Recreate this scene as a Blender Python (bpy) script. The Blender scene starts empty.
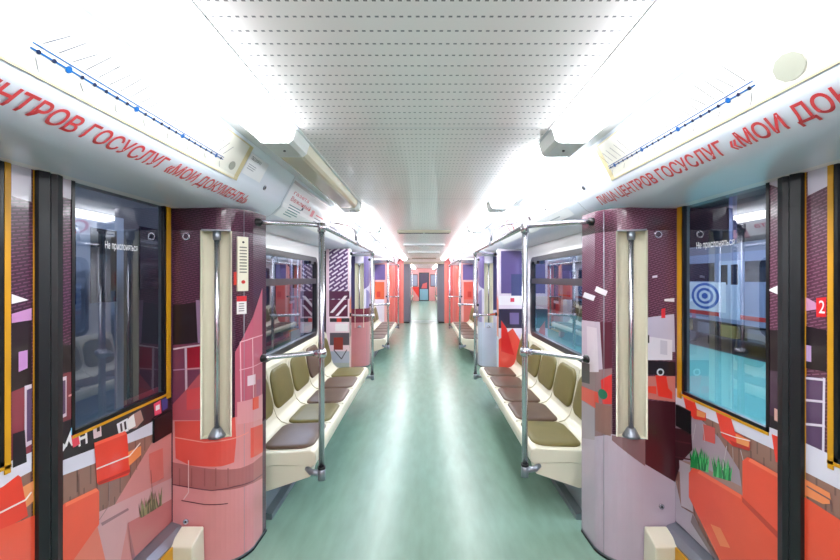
import bpy, bmesh, math, random
from mathutils import Vector
from mathutils.geometry import tessellate_polygon
random.seed(7)
C = bpy.context.scene.collection
H = 1.55; F = 384.0; PX = 424.0; PY = 278.0

# ------------------------------------------------------------------ materials
MATS = {}
def lin(c):
    return tuple(((v/255)/12.92 if v/255 <= .04045 else ((v/255+.055)/1.055)**2.4) for v in c) + (1,)
def mat(name, rgb, rough=.5, metal=0, coat=0, noise=0, nscale=8, spec=.5, stretch=(1,1,1), bump=0):
    if name in MATS: return MATS[name]
    m = bpy.data.materials.new(name); m.use_nodes = True
    nt = m.node_tree; b = nt.nodes['Principled BSDF']
    b.inputs['Base Color'].default_value = lin(rgb)
    b.inputs['Roughness'].default_value = rough; b.inputs['Metallic'].default_value = metal
    b.inputs['Coat Weight'].default_value = coat; b.inputs['Coat Roughness'].default_value = .06
    b.inputs['Specular IOR Level'].default_value = spec
    if noise:
        tc = nt.nodes.new('ShaderNodeTexCoord'); mp = nt.nodes.new('ShaderNodeMapping')
        mp.inputs['Scale'].default_value = stretch
        n = nt.nodes.new('ShaderNodeTexNoise'); n.inputs['Scale'].default_value = nscale; n.inputs['Detail'].default_value = 5
        r = nt.nodes.new('ShaderNodeMixRGB'); c = lin(rgb)
        r.inputs[1].default_value = tuple(v*(1-noise) for v in c[:3])+(1,)
        r.inputs[2].default_value = tuple(min(1, v*(1+noise)) for v in c[:3])+(1,)
        nt.links.new(tc.outputs['Object'], mp.inputs[0]); nt.links.new(mp.outputs[0], n.inputs['Vector'])
        nt.links.new(n.outputs['Fac'], r.inputs[0]); nt.links.new(r.outputs[0], b.inputs['Base Color'])
        if bump:
            bp = nt.nodes.new('ShaderNodeBump'); bp.inputs['Strength'].default_value = bump
            nt.links.new(n.outputs['Fac'], bp.inputs['Height']); nt.links.new(bp.outputs[0], b.inputs['Normal'])
    MATS[name] = m; return m
def emit(name, rgb, st):
    if name in MATS: return MATS[name]
    m = bpy.data.materials.new(name); m.use_nodes = True; nt = m.node_tree; b = nt.nodes['Principled BSDF']
    b.inputs['Base Color'].default_value = lin(rgb)
    b.inputs['Emission Color'].default_value = lin(rgb); b.inputs['Emission Strength'].default_value = st
    MATS[name] = m; return m
def film(rgb):                                   # colour of the printed vinyl
    n = 'film_%d_%d_%d' % tuple(rgb)
    return mat(n, rgb, .28, coat=.5, noise=.09, nscale=5)
def glass(name, tint, k=.06, power=3.2):
    m = bpy.data.materials.new(name); m.use_nodes = True; nt = m.node_tree; N = nt.nodes; L = nt.links
    N.remove(N['Principled BSDF']); out = N['Material Output']
    t = N.new('ShaderNodeBsdfTransparent'); t.inputs[0].default_value = lin(tint)
    g = N.new('ShaderNodeBsdfGlossy'); g.inputs['Roughness'].default_value = .01; g.inputs[0].default_value = (.9,.93,1,1)
    lw = N.new('ShaderNodeLayerWeight'); lw.inputs[0].default_value = .5
    p = N.new('ShaderNodeMath'); p.operation = 'POWER'; p.inputs[1].default_value = power
    a = N.new('ShaderNodeMath'); a.operation = 'ADD'; a.inputs[1].default_value = k; a.use_clamp = True
    mx = N.new('ShaderNodeMixShader')
    L.new(lw.outputs['Facing'], p.inputs[0]); L.new(p.outputs[0], a.inputs[0]); L.new(a.outputs[0], mx.inputs[0])
    L.new(t.outputs[0], mx.inputs[1]); L.new(g.outputs[0], mx.inputs[2]); L.new(mx.outputs[0], out.inputs[0])
    MATS[name] = m; return m
def dashes(name, base, mark, px, py, wx, wy, rot=0, rough=.3, coat=.5, jitter=True):
    """rows of short marks on a UV laid out in metres"""
    m = bpy.data.materials.new(name); m.use_nodes = True; nt = m.node_tree; N = nt.nodes; L = nt.links
    b = N['Principled BSDF']; b.inputs['Roughness'].default_value = rough
    b.inputs['Coat Weight'].default_value = coat; b.inputs['Coat Roughness'].default_value = .06
    uv = N.new('ShaderNodeTexCoord'); mp = N.new('ShaderNodeMapping'); mp.inputs['Rotation'].default_value = (0,0,rot)
    L.new(uv.outputs['UV'], mp.inputs[0]); sp = N.new('ShaderNodeSeparateXYZ'); L.new(mp.outputs[0], sp.inputs[0])
    def M(op, a, bb=None):
        n = N.new('ShaderNodeMath'); n.operation = op
        for i, v in enumerate((a, bb)):
            if v is None: continue
            if isinstance(v, (int, float)): n.inputs[i].default_value = v
            else: L.new(v, n.inputs[i])
        return n.outputs[0]
    ry = M('DIVIDE', sp.outputs[1], py); fy = M('FRACT', ry); row = M('FLOOR', ry)
    rx = M('DIVIDE', sp.outputs[0], px)
    if jitter: rx = M('ADD', rx, M('MULTIPLY', row, .5))
    fx = M('FRACT', rx)
    k = M('MULTIPLY', M('LESS_THAN', fx, wx), M('LESS_THAN', fy, wy))
    mx = N.new('ShaderNodeMixRGB'); mx.inputs[1].default_value = lin(base); mx.inputs[2].default_value = lin(mark)
    L.new(k, mx.inputs[0]); L.new(mx.outputs[0], b.inputs['Base Color'])
    MATS[name] = m; return m

WHITE = mat('white_panel', (226,230,236), .25, coat=.4)
COVE = mat('cove_plastic', (220,227,240), .3, coat=.4)
LINER = mat('liner_white', (232,228,230), .3, coat=.2)
CREAM = mat('cream_plastic', (230,225,204), .32, noise=.04, nscale=5)
OLIVE = mat('olive_vinyl', (118,108,60), .45, noise=.12, nscale=14, bump=.05)
BROWN = mat('brown_vinyl', (98,76,62), .42, noise=.12, nscale=14, bump=.05)
CHROME = mat('brushed_chrome', (206,204,212), .26, metal=1)
STEEL = mat('dull_steel', (150,156,166), .38, metal=.8, noise=.1, nscale=10)
GREYP = mat('grey_plastic', (176,182,180), .4)
RUBBER = mat('black_rubber', (26,29,33), .42, noise=.15, nscale=6)
BLACK = mat('black_plastic', (18,18,22), .3)
YELLOW = mat('yellow_paint', (206,148,22), .4, noise=.1, nscale=12)
FRAME = mat('window_frame_paint', (44,44,50), .35)
GANG = mat('gangway_grey', (122,128,142), .45, noise=.06, nscale=3)
DIFF = emit('lit_diffuser', (250,252,255), 6.0)
OFFD = mat('unlit_diffuser', (206,200,170), .25, coat=.3, noise=.08, nscale=6)
FLOORM = mat('green_linoleum', (126,157,141), .25, noise=.2, nscale=5, stretch=(3,.8,1), spec=.5)
GLASS = glass('door_glass', (178,186,196), .07, 2.6)
GLASSW = glass('window_glass', (175,190,210), .07, 3.0)
BRICK = dashes('purple_brick_print', (62,30,48), (112,66,92), .030, .0115, .8, .32, rot=-.2)
BRICKR = dashes('purple_brick_print_slanted', (92,50,70), (140,92,114), .030, .0115, .8, .32, rot=.3)  # right-hand print, lightened: the reflection on it is put into the colour
STRIPE = dashes('white_dash_print', (96,66,112), (225,215,230), .12, .045, .8, .42, rot=-.6)
WOOD = dashes('wood_block_print', (146,104,92), (112,78,72), .06, .12, .1, 1.0, rot=0)
MESHP = dashes('perforated_ceiling_panel', (244,240,240), (120,122,130), .0207, .0567, .46, .11, jitter=False, rough=.3, coat=.25)

# ------------------------------------------------------------------ mesh builder
class MB:
    def __init__(s): s.bm = bmesh.new(); s.uv = s.bm.loops.layers.uv.new('UVMap'); s.mats = []; s.cnt = 0
    def mi(s, m):
        if m not in s.mats: s.mats.append(m)
        return s.mats.index(m)
    def face(s, co, m, uvs=None, smooth=False):
        vs = [s.bm.verts.new(c) for c in co]
        try: f = s.bm.faces.new(vs)
        except ValueError: return
        f.material_index = s.mi(m); f.smooth = smooth
        if uvs:
            for l, u in zip(f.loops, uvs): l[s.uv].uv = u
        return f
    def box(s, x0, x1, y0, y1, z0, z1, m, bevel=0):
        r = bmesh.ops.create_cube(s.bm, size=1)
        for v in r['verts']:
            v.co = Vector(((x0+x1)/2+v.co.x*(x1-x0), (y0+y1)/2+v.co.y*(y1-y0), (z0+z1)/2+v.co.z*(z1-z0)))
        fs = {f for v in r['verts'] for f in v.link_faces}
        for f in fs: f.material_index = s.mi(m)
        if bevel:
            es = list({e for v in r['verts'] for e in v.link_edges})
            q = bmesh.ops.bevel(s.bm, geom=es, offset=bevel, segments=2, affect='EDGES', profile=.6)
            for f in q['faces']: f.material_index = s.mi(m)
    def prism(s, prof, y0, y1, m, axis='y', smooth=False, closed=True, caps=True):
        """profile of (x,z) [axis y] or (x,y) [axis z] run along the axis"""
        def P(p, t): return (p[0], t, p[1]) if axis == 'y' else (p[0], p[1], t)
        a = [s.bm.verts.new(P(p, y0)) for p in prof]; b = [s.bm.verts.new(P(p, y1)) for p in prof]
        n = len(prof); acc = 0
        for i in range(n if closed else n-1):
            j = (i+1) % n; d = math.dist(prof[i], prof[j])
            f = s.bm.faces.new((a[i], a[j], b[j], b[i])); f.material_index = s.mi(m); f.smooth = smooth
            for l, u in zip(f.loops, ((acc, y0), (acc+d, y0), (acc+d, y1), (acc, y1))): l[s.uv].uv = u
            acc += d
        if closed and caps:
            for q in (a, b[::-1]):
                f = s.bm.faces.new(q); f.material_index = s.mi(m)
    def tube(s, pts, r, m, seg=14, cap=True):
        pts = [Vector(p) for p in pts]; rings = []
        up = None
        for i, p in enumerate(pts):
            d = (pts[min(i+1, len(pts)-1)]-pts[max(i-1, 0)]).normalized()
            if up is None: up = Vector((0,0,1)) if abs(d.z) < .9 else Vector((0,1,0))
            a = d.cross(up).normalized(); up2 = a.cross(d).normalized(); up = up2
            rr = r[i] if isinstance(r, (list, tuple)) else r
            rings.append([s.bm.verts.new(p+(a*math.cos(t)+up2*math.sin(t))*rr) for t in [2*math.pi*k/seg for k in range(seg)]])
        for A, B in zip(rings, rings[1:]):
            for k in range(seg):
                f = s.bm.faces.new((A[k], A[(k+1)%seg], B[(k+1)%seg], B[k])); f.smooth = True; f.material_index = s.mi(m)
        if cap:
            for q in (rings[0], rings[-1][::-1]):
                f = s.bm.faces.new(q); f.material_index = s.mi(m)
    def pad(s, c, ux, uy, w, h, r, th, bev, m, taper=0):
        """rounded upholstered pad centred on c, lying in ux,uy"""
        c, ux, uy = Vector(c), Vector(ux).normalized(), Vector(uy).normalized(); n = ux.cross(uy)
        def ring(ins, z):
            o = []
            W, Hh, R = w/2-ins, h/2-ins, max(r-ins, .004)
            for k in range(4):
                sx, sy = ((1,1),(-1,1),(-1,-1),(1,-1))[k]
                for q in range(6):
                    a = math.pi/2*k+math.pi/2*q/5
                    x, y = sx*(W-R)+R*math.cos(a), sy*(Hh-R)+R*math.sin(a)
                    x *= 1-taper*(y/(h/2))*.5
                    o.append(s.bm.verts.new(c+ux*x+uy*y+n*z))
            return o
        rs = [ring(0, 0), ring(0, th-bev), ring(bev*.35, th-bev*.3), ring(bev, th), ring(bev*2.5, th+bev*.25)]
        for A, B in zip(rs, rs[1:]):
            k = len(A)
            for i in range(k):
                f = s.bm.faces.new((A[i], A[(i+1)%k], B[(i+1)%k], B[i])); f.smooth = True; f.material_index = s.mi(m)
        f = s.bm.faces.new(rs[-1]); f.smooth = True; f.material_index = s.mi(m)
        f = s.bm.faces.new(rs[0][::-1]); f.material_index = s.mi(m)
    def ring_frame(s, X, y0, y1, z0, z1, r, t, d, m, seg=6):
        """flat rounded rectangular frame in the plane x = X, d deep towards -sign"""
        def rr(a0, a1, b0, b1, R):
            o = []
            for cx, cy, a in ((a1-R,b1-R,0),(a0+R,b1-R,1),(a0+R,b0+R,2),(a1-R,b0+R,3)):
                for q in range(seg+1):
                    t_ = (a+q/seg)*math.pi/2; o.append((cx+R*math.cos(t_), cy+R*math.sin(t_)))
            return o
        O = rr(y0, y1, z0, z1, r); I = rr(y0+t, y1-t, z0+t, z1-t, max(r-t, .01)); n = len(O)
        L = []
        for X_ in (X, X+d):
            L.append(([s.bm.verts.new((X_, a, b)) for a, b in O], [s.bm.verts.new((X_, a, b)) for a, b in I]))
        (o0, i0), (o1, i1) = L; k = s.mi(m)
        for i in range(n):
            j = (i+1) % n
            for q in ((o0[i],o0[j],i0[j],i0[i]), (o1[i],i1[i],i1[j],o1[j]), (o0[i],o1[i],o1[j],o0[j]), (i0[i],i0[j],i1[j],i1[i])):
                f = s.bm.faces.new(q); f.material_index = k
    def build(s, name, parent=None, weld=False, fixn=True, label=None):
        if weld: bmesh.ops.remove_doubles(s.bm, verts=s.bm.verts, dist=1e-5)
        if fixn: bmesh.ops.recalc_face_normals(s.bm, faces=s.bm.faces)
        if parent is not None:
            off = world_loc(parent)
            for v in s.bm.verts: v.co -= off
        me = bpy.data.meshes.new(name); s.bm.to_mesh(me); s.bm.free()
        for m in s.mats: me.materials.append(m)
        o = bpy.data.objects.new(name, me); C.objects.link(o)
        if parent is not None: o.parent = parent
        if label: o['label'] = label
        return o
def world_loc(o):
    v = Vector(o.location)
    while o.parent: o = o.parent; v += Vector(o.location)
    return v
def thing(name, label, cat, loc, group=None):
    o = bpy.data.objects.new(name, None); C.objects.link(o); o.location = loc; o.empty_display_size = .1
    o['label'] = label; o['category'] = cat
    if group: o['group'] = group
    return o
def tag(o, label, cat, group=None):
    o['label'] = label; o['category'] = cat
    if group: o['group'] = group
    return o
def struct(o, label=None):
    o['kind'] = 'structure'
    if label: o['label'] = label
    return o
def sroot(name, loc, label):
    o = bpy.data.objects.new(name, None); C.objects.link(o); o.location = loc; o['kind'] = 'structure'; o['label'] = label
    o['category'] = name.split('_')[0]
    return o
SN = {-1: 'left', 1: 'right'}

# ------------------------------------------------------------------ printed surfaces
class Surf:
    """a sheet: polyline pl in (a,b) extruded along t.  mode 'v': (a,b)=(x,y), t=z ; mode 'c': (a,b)=(x,z), t=y"""
    def __init__(s, pl, mode, ref):
        s.pl = [Vector(p) for p in pl]; s.mode = mode; s.ref = Vector(ref)
        s.L = [0]
        for p, q in zip(s.pl, s.pl[1:]): s.L.append(s.L[-1]+(q-p).length)
        s.n = []
        for p, q in zip(s.pl, s.pl[1:]):
            d = (q-p).normalized(); n = Vector((-d.y, d.x))
            if n.dot(s.ref-(p+q)/2) < 0: n = -n
            s.n.append(n)
    def vn(s, i):
        a = s.n[max(i-1, 0)]; b = s.n[min(i, len(s.n)-1)]; m = (a+b).normalized(); return m/max(m.dot(b), .5)
    def at(s, u, off=0, seg=None):
        if seg is None:
            seg = 0
            while seg < len(s.n)-1 and u > s.L[seg+1]: seg += 1
        k = (u-s.L[seg])/(s.L[seg+1]-s.L[seg])
        p = s.pl[seg].lerp(s.pl[seg+1], k); n = s.vn(seg).lerp(s.vn(seg+1), k)
        return p+n*off
    def w(s, u, t, off=0, seg=None):
        p = s.at(u, off, seg)
        return Vector((p.x, p.y, t)) if s.mode == 'v' else Vector((p.x, t, p.y))
    def px(s, x, y):
        """photograph pixel -> (u,t) on this sheet"""
        dx, dz = (x-PX)/F, (PY-y)/F
        if s.mode == 'v': o, d = Vector((0, 0)), Vector((dx, 1))
        else: o, d = Vector((0, H)), Vector((dx, dz))
        best = None
        for i, (p, q) in enumerate(zip(s.pl, s.pl[1:])):
            e = q-p; den = d.x*e.y-d.y*e.x
            if abs(den) < 1e-9: continue
            w_ = p-o; k = (w_.x*e.y-w_.y*e.x)/den; v = (w_.x*d.y-w_.y*d.x)/den
            lo = -9 if i == 0 else 0; hi = 9 if i == len(s.n)-1 else 1
            if k > 0 and lo <= v <= hi and (best is None or k < best[0]): best = (k, s.L[i]+v*e.length)
        if best is None: return None
        k, u = best
        return (u, H+dz*k) if s.mode == 'v' else (u, k)
    def tris(s, mb, tl, m, off):
        for tri in tl:
            for i in range(len(s.n)):
                lo = s.L[i] if i else -9; hi = s.L[i+1] if i < len(s.n)-1 else 99
                P = tri
                for sgn, lim in ((1, lo), (-1, hi)):
                    Q = []
                    for k in range(len(P)):
                        a, b = P[k], P[(k+1) % len(P)]
                        ia, ib = sgn*(a[0]-lim) >= 0, sgn*(b[0]-lim) >= 0
                        if ia: Q.append(a)
                        if ia != ib:
                            r = (lim-a[0])/(b[0]-a[0]); Q.append((lim, a[1]+(b[1]-a[1])*r))
                    P = Q
                    if len(P) < 3: break
                if len(P) >= 3: mb.face([s.w(a, t, off, i) for a, t in P], m, [(a, t) for a, t in P])
    def poly(s, mb, pts, m, layer=1, pix=True):
        if pix: pts = [s.px(*p) for p in pts]
        if any(p is None for p in pts): print('LOST', pts); return
        v = [Vector((p[0], p[1], 0)) for p in pts]
        tl = [[pts[i] for i in t] for t in tessellate_polygon([v])]
        mb.cnt += 1; s.tris(mb, tl, m, .0006+.0007*layer+.00001*mb.cnt)
    def line(s, mb, pts, wd, m, layer=1, pix=True):
        if pix: pts = [s.px(*p) for p in pts]
        for a, b in zip(pts, pts[1:]):
            a, b = Vector(a), Vector(b); d = (b-a).normalized(); n = Vector((-d.y, d.x))*wd/2
            s.poly(mb, [tuple(a-n), tuple(b-n), tuple(b+n), tuple(a+n)], m, layer, False)
    def disc(s, mb, c, r, m, layer=1, pix=True, seg=14, r2=None):
        if pix: c = s.px(*c)
        s.poly(mb, [(c[0]+r*math.cos(2*math.pi*k/seg), c[1]+(r2 or r)*math.sin(2*math.pi*k/seg)) for k in range(seg)], m, layer, False)
    def sheet(s, mb, t0, t1, m, u0=0, u1=None, off=0, smooth=True):
        u1 = s.L[-1] if u1 is None else u1
        us = [u0]+[l for l in s.L if u0 < l < u1]+[u1]
        for a, b in zip(us, us[1:]):
            sg = 0; mid = (a+b)/2
            while sg < len(s.n)-1 and mid > s.L[sg+1]: sg += 1
            mb.face([s.w(a,t0,off,sg), s.w(b,t0,off,sg), s.w(b,t1,off,sg), s.w(a,t1,off,sg)], m, [(a,t0),(b,t0),(b,t1),(a,t1)], smooth)

_tc = {}
def text_tris(txt, shear=0):
    """triangles of a line of writing, baseline at 0, cap height 1"""
    if (txt, shear) in _tc: return _tc[(txt, shear)]
    cu = bpy.data.curves.new('writing', 'FONT'); cu.body = txt; cu.size = 1; cu.shear = shear; cu.offset = .018 if shear else .006; cu.resolution_u = 3
    o = bpy.data.objects.new('writing', cu); C.objects.link(o); bpy.context.view_layer.update()
    me = bpy.data.meshes.new_from_object(o.evaluated_get(bpy.context.evaluated_depsgraph_get()))
    me.calc_loop_triangles()
    t = [[(me.vertices[i].co.x, me.vertices[i].co.y) for i in lt.vertices] for lt in me.loop_triangles]
    bpy.data.objects.remove(o); bpy.data.curves.remove(cu); bpy.data.meshes.remove(me)
    xs = [p[0] for a in t for p in a] or [0, 1]
    x0, x1 = min(xs), max(xs)
    _tc[(txt, shear)] = ([[((x-x0)/(x1-x0), y/.73) for x, y in a] for a in t], x1-x0)
    return _tc[(txt, shear)]
def write(surf, mb, txt, a, b, h, m, layer=4, shear=0):
    """writing between points a,b given in (u,t); h = cap height, up on the left-hand side of a->b seen by the reader"""
    T, _ = text_tris(txt, shear); a, b = Vector(a), Vector(b[:2]); d = b-a; up = h
    out = [[(a.x+d.x*x+up[0]*y, a.y+d.y*x+up[1]*y) for x, y in tri] for tri in T]
    surf.tris(mb, out, m, .0006+.0007*layer)

# ------------------------------------------------------------------ layout (metres from the camera)
END1 = 13.2; END2 = 26.0; BACK = -2.6
DOORS = [(.70, 2.05), (5.28, 6.63), (10.25, 11.6)]
XD = 1.345; XW = 1.27; ZC = H+.66
PROF = [(1.30, H+.372), (1.17, H+.374), (1.08, H+.382), (1.03, H+.395), (.99, H+.418), (.955, H+.452), (.935, H+.472), (.925, H+.50), (.84, ZC)]

# floor, ceiling
mb = MB(); mb.box(-1.36, 1.36, BACK, END1+.05, -.06, 0, FLOORM); struct(mb.build('floor'), 'green mottled linoleum floor of the carriage')
mb = MB(); mb.box(-1.0, 1.0, END1+.05, 13.95, -.06, .004, mat('gangway_floor', (112,140,132), .3, noise=.1)); struct(mb.build('floor_gangway'))
mb = MB(); mb.box(-1.36, 1.36, 13.95, END2, -.06, 0, FLOORM); struct(mb.build('floor_far'))
def ceil_panels(name, y0, y1, seams):
    mb = MB(); ys = [y0]+[s for s in seams if y0 < s < y1]+[y1]
    for a, b in zip(ys, ys[1:]):
        mb.face([(-.60,a+.003,ZC),(.60,a+.003,ZC),(.60,b-.003,ZC),(-.60,b-.003,ZC)], MESHP, [(-.6,a),(.6,a),(.6,b),(-.6,b)])
    mb.box(-1.36, 1.36, y0, y1, ZC+.006, ZC+.05, WHITE)
    struct(mb.build(name, fixn=False), 'white perforated ceiling panels')
ceil_panels('ceiling', BACK, END1, [.90, 1.69, 2.44, 3.2, 5.3, 7.4, 9.5, 11.4])
ceil_panels('ceiling_far', 13.9, END2, [16, 18, 20, 22, 24])

# coving along both sides
COV = {}
for s in (-1, 1):
    sf = Surf([(s*x, z) for x, z in PROF], 'c', (0, H)); COV[s] = sf
    for nm, a, b in (('', BACK, END1), ('_far', 13.9, END2)):
        mb = MB(); sf.sheet(mb, a, b, COVE)
        mb.face([(s*.84,a,ZC),(s*.6,a,ZC),(s*.6,b,ZC),(s*.84,b,ZC)], WHITE)
        mb.face([(s*1.30,a,H+.372),(s*1.36,a,H+.372),(s*1.36,b,H+.372),(s*1.30,b,H+.372)], LINER)
        struct(mb.build('trim_coving_%s%s' % (SN[s], nm), weld=True), 'glossy pale blue-grey curved coving above the doors, %s side' % SN[s])

# thin alloy strips along the ceiling edges
for s in (-1, 1):
    mb = MB(); mb.box(s*.552, s*.566, BACK, END1, ZC-.004, ZC+.001, WHITE); struct(mb.build('trim_ceiling_%s' % SN[s]))

# ceiling cross bars
for k, (y, hw, col, lb) in enumerate([(5.36, .37, (196,190,170), 'beige'), (7.45, .40, (236,236,240), 'white'), (9.6, .4, (236,236,240), 'white'), (12.6, .40, (150,146,132), 'dark beige')]):
    r = thing('ceiling_air_grille', '%s slim air grille across the perforated ceiling, %s from the camera' % (lb, ('nearest','second','third','farthest')[k]), 'vent', (0, y, ZC), 'air grilles across the ceiling')
    mb = MB(); mb.box(-hw, hw, y-.06, y+.06, ZC-.035, ZC+.002, mat('grille_%d' % k, col, .4), bevel=.006); mb.build('housing', r)
    mb = MB()
    for q in range(3): mb.box(-hw+.02, hw-.02, y-.045+q*.033, y-.033+q*.033, ZC-.038, ZC-.034, FRAME)
    mb.box(-.015, .015, y-.062, y+.05, ZC-.04, ZC-.034, GREYP); mb.build('slot', r)

# ------------------------------------------------------------------ ceiling lights
ORD = ['nearest', 'second', 'third', 'fourth', 'fifth', 'sixth', 'seventh', 'eighth', 'ninth', 'tenth', 'eleventh', 'twelfth', 'thirteenth', 'fourteenth', 'fifteenth']
def lamp(s, y0, y1, k, lit=True, far=False):
    nm = ('glowing' if lit else 'unlit yellowish') + ' long ceiling light on the %s, %s from the camera%s' % (SN[s], ORD[k], ' in the next carriage section' if far else '')
    r = thing('ceiling_light', nm, 'ceiling light', (s*.65, y0, ZC), 'ceiling lights along the coving')
    pr = [(s*x, z) for x, z in [(.566, ZC), (.580, H+.618), (.594, H+.602), (.612, H+.598), (.705, H+.598), (.722, H+.605), (.760, ZC)]]
    mb = MB(); mb.prism(pr, y0, y1-.20, DIFF if lit else OFFD); mb.build('diffuser', r)
    p2 = [(s*(x+(.004 if x > .65 else -.004)), z-(.004 if z < ZC else 0)) for x, z in [(.566, ZC), (.582, H+.612), (.600, H+.598), (.71, H+.598), (.724, H+.61), (.762, ZC)]]
    mb = MB(); mb.prism(p2, y1-.20, y1, mat('cap_plastic', (214,218,216), .35)); cp = mb.build('end_cap', r)
    mb = MB(); mb.tube([(s*.65, y1-.1, H+.597), (s*.65, y1-.1, H+.589)], .006, FRAME, 8); mb.build('screw', cp)
for s in (-1, 1):
    k = 0; y = .29
    lamp(s, -2.5, -1.31, 13); lamp(s, -1.31, .27, 12)
    while y < 12.8:
        lamp(s, y, min(y+1.6, 13.1), k, lit=not (s == -1 and k == 1)); y += 1.605; k += 1
    for q in range(7): lamp(s, 14.0+q*1.7, 15.68+q*1.7, q, far=True)

# ------------------------------------------------------------------ side walls, windows
def side_wall(nm, s, y0, y1, win=None, base=True):
    mb = MB(); X = s*XW
    def panel(a, b, z0, z1, m=LINER): 
        mb.box(min(X, X+s*.03), max(X, X+s*.03), a, b, z0, z1, m)
    top = H+.372
    if win:
        a, b, c, d = win
        panel(y0, y1, .0, c); panel(y0, y1, d, top); panel(y0, a, c, d); panel(b, y1, c, d)
    else: panel(y0, y1, 0, top)
    struct(mb.build(nm), 'pale liner wall behind the seats, %s side' % SN[s])
wn = [0]
def window(s, a, b, c, d, lb):
    wn[0] += 1; X = s*XW
    r = sroot('window_%d' % wn[0], (X, (a+b)/2, c), lb)
    mb = MB(); mb.ring_frame(X-s*.012, a-.03, b+.03, c-.03, d+.03, .10, .05, s*.045, FRAME); 
    zt = H-.035; mb.box(min(X-s*.008, X+s*.03), max(X-s*.008, X+s*.03), a+.01, b-.01, zt-.03, zt+.03, FRAME)
    mb.build('window_frame', r)
    mb = MB()
    for (p, q) in ((c+.01, zt-.02), (zt+.02, d-.01)):
        mb.face([(X+s*.015,a,p),(X+s*.015,b,p),(X+s*.015,b,q),(X+s*.015,a,q)], GLASSW)
    mb.build('pane', r, fixn=False)
    mb = MB()
    for y in (a+.25, b-.25): mb.box(min(X-s*.03, X), max(X-s*.03, X), y-.05, y+.05, d-.055, d-.02, BLACK, bevel=.005)
    mb.build('vent_latch', r)
    return r
for s in (-1, 1):
    side_wall('wall_%s' % SN[s], s, 2.44, 4.89, (2.62, 4.52, .905, 1.76))
    window(s, 2.62, 4.52, .905, 1.76, 'dark framed bench window with opening top light, nearest on the %s' % SN[s])
    side_wall('wall_%s_middle' % SN[s], s, 7.02, 9.86, (7.2, 9.5, .905, 1.76))
    window(s, 7.2, 9.5, .905, 1.76, 'dark framed bench window farther down the %s side' % SN[s])
    side_wall('wall_%s_rear' % SN[s], s, BACK, .31)
    side_wall('wall_%s_far' % SN[s], s, 13.9, END2)
    # heater duct / kick plate under the benches
    for k, (a, b) in enumerate(((2.46, 4.87), (7.04, 9.84), (14.0, 25.9))):
        mb = MB(); mb.prism([(s*1.27, .0), (s*.975, .0), (s*.975, .035), (s*1.02, .05), (s*1.06, .20), (s*1.27, .24)], a, b, STEEL); struct(mb.build('baseboard_%s_%d' % (SN[s], k+1)), 'grey metal kick plate under the %s bench' % SN[s])
    mb = MB(); mb.box(min(s*.98, s*1.30), max(s*.98, s*1.30), 12.0, END1, 0, H+.40, film((236,160,156)))
    sf = Surf([(s*.98, 12.0), (s*.98, END1)], 'v', (0, 12.5)); sf.poly(mb, [(0,0),(.55,0),(.55,1.93),(0,1.93)], film((236,116,106)), 1, False)
    sf.poly(mb, [(.55,0),(.6,0),(.6,1.93),(.55,1.93)], film((250,236,238)), 2, False)
    struct(mb.build('wall_%s_end_panel' % SN[s], fixn=False), 'red and pink printed end panel, %s side' % SN[s])
mb = MB(); mb.box(-1.4, 1.4, BACK-.05, BACK, 0, ZC+.05, film((214,120,120))); struct(mb.build('wall_rear'))

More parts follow.
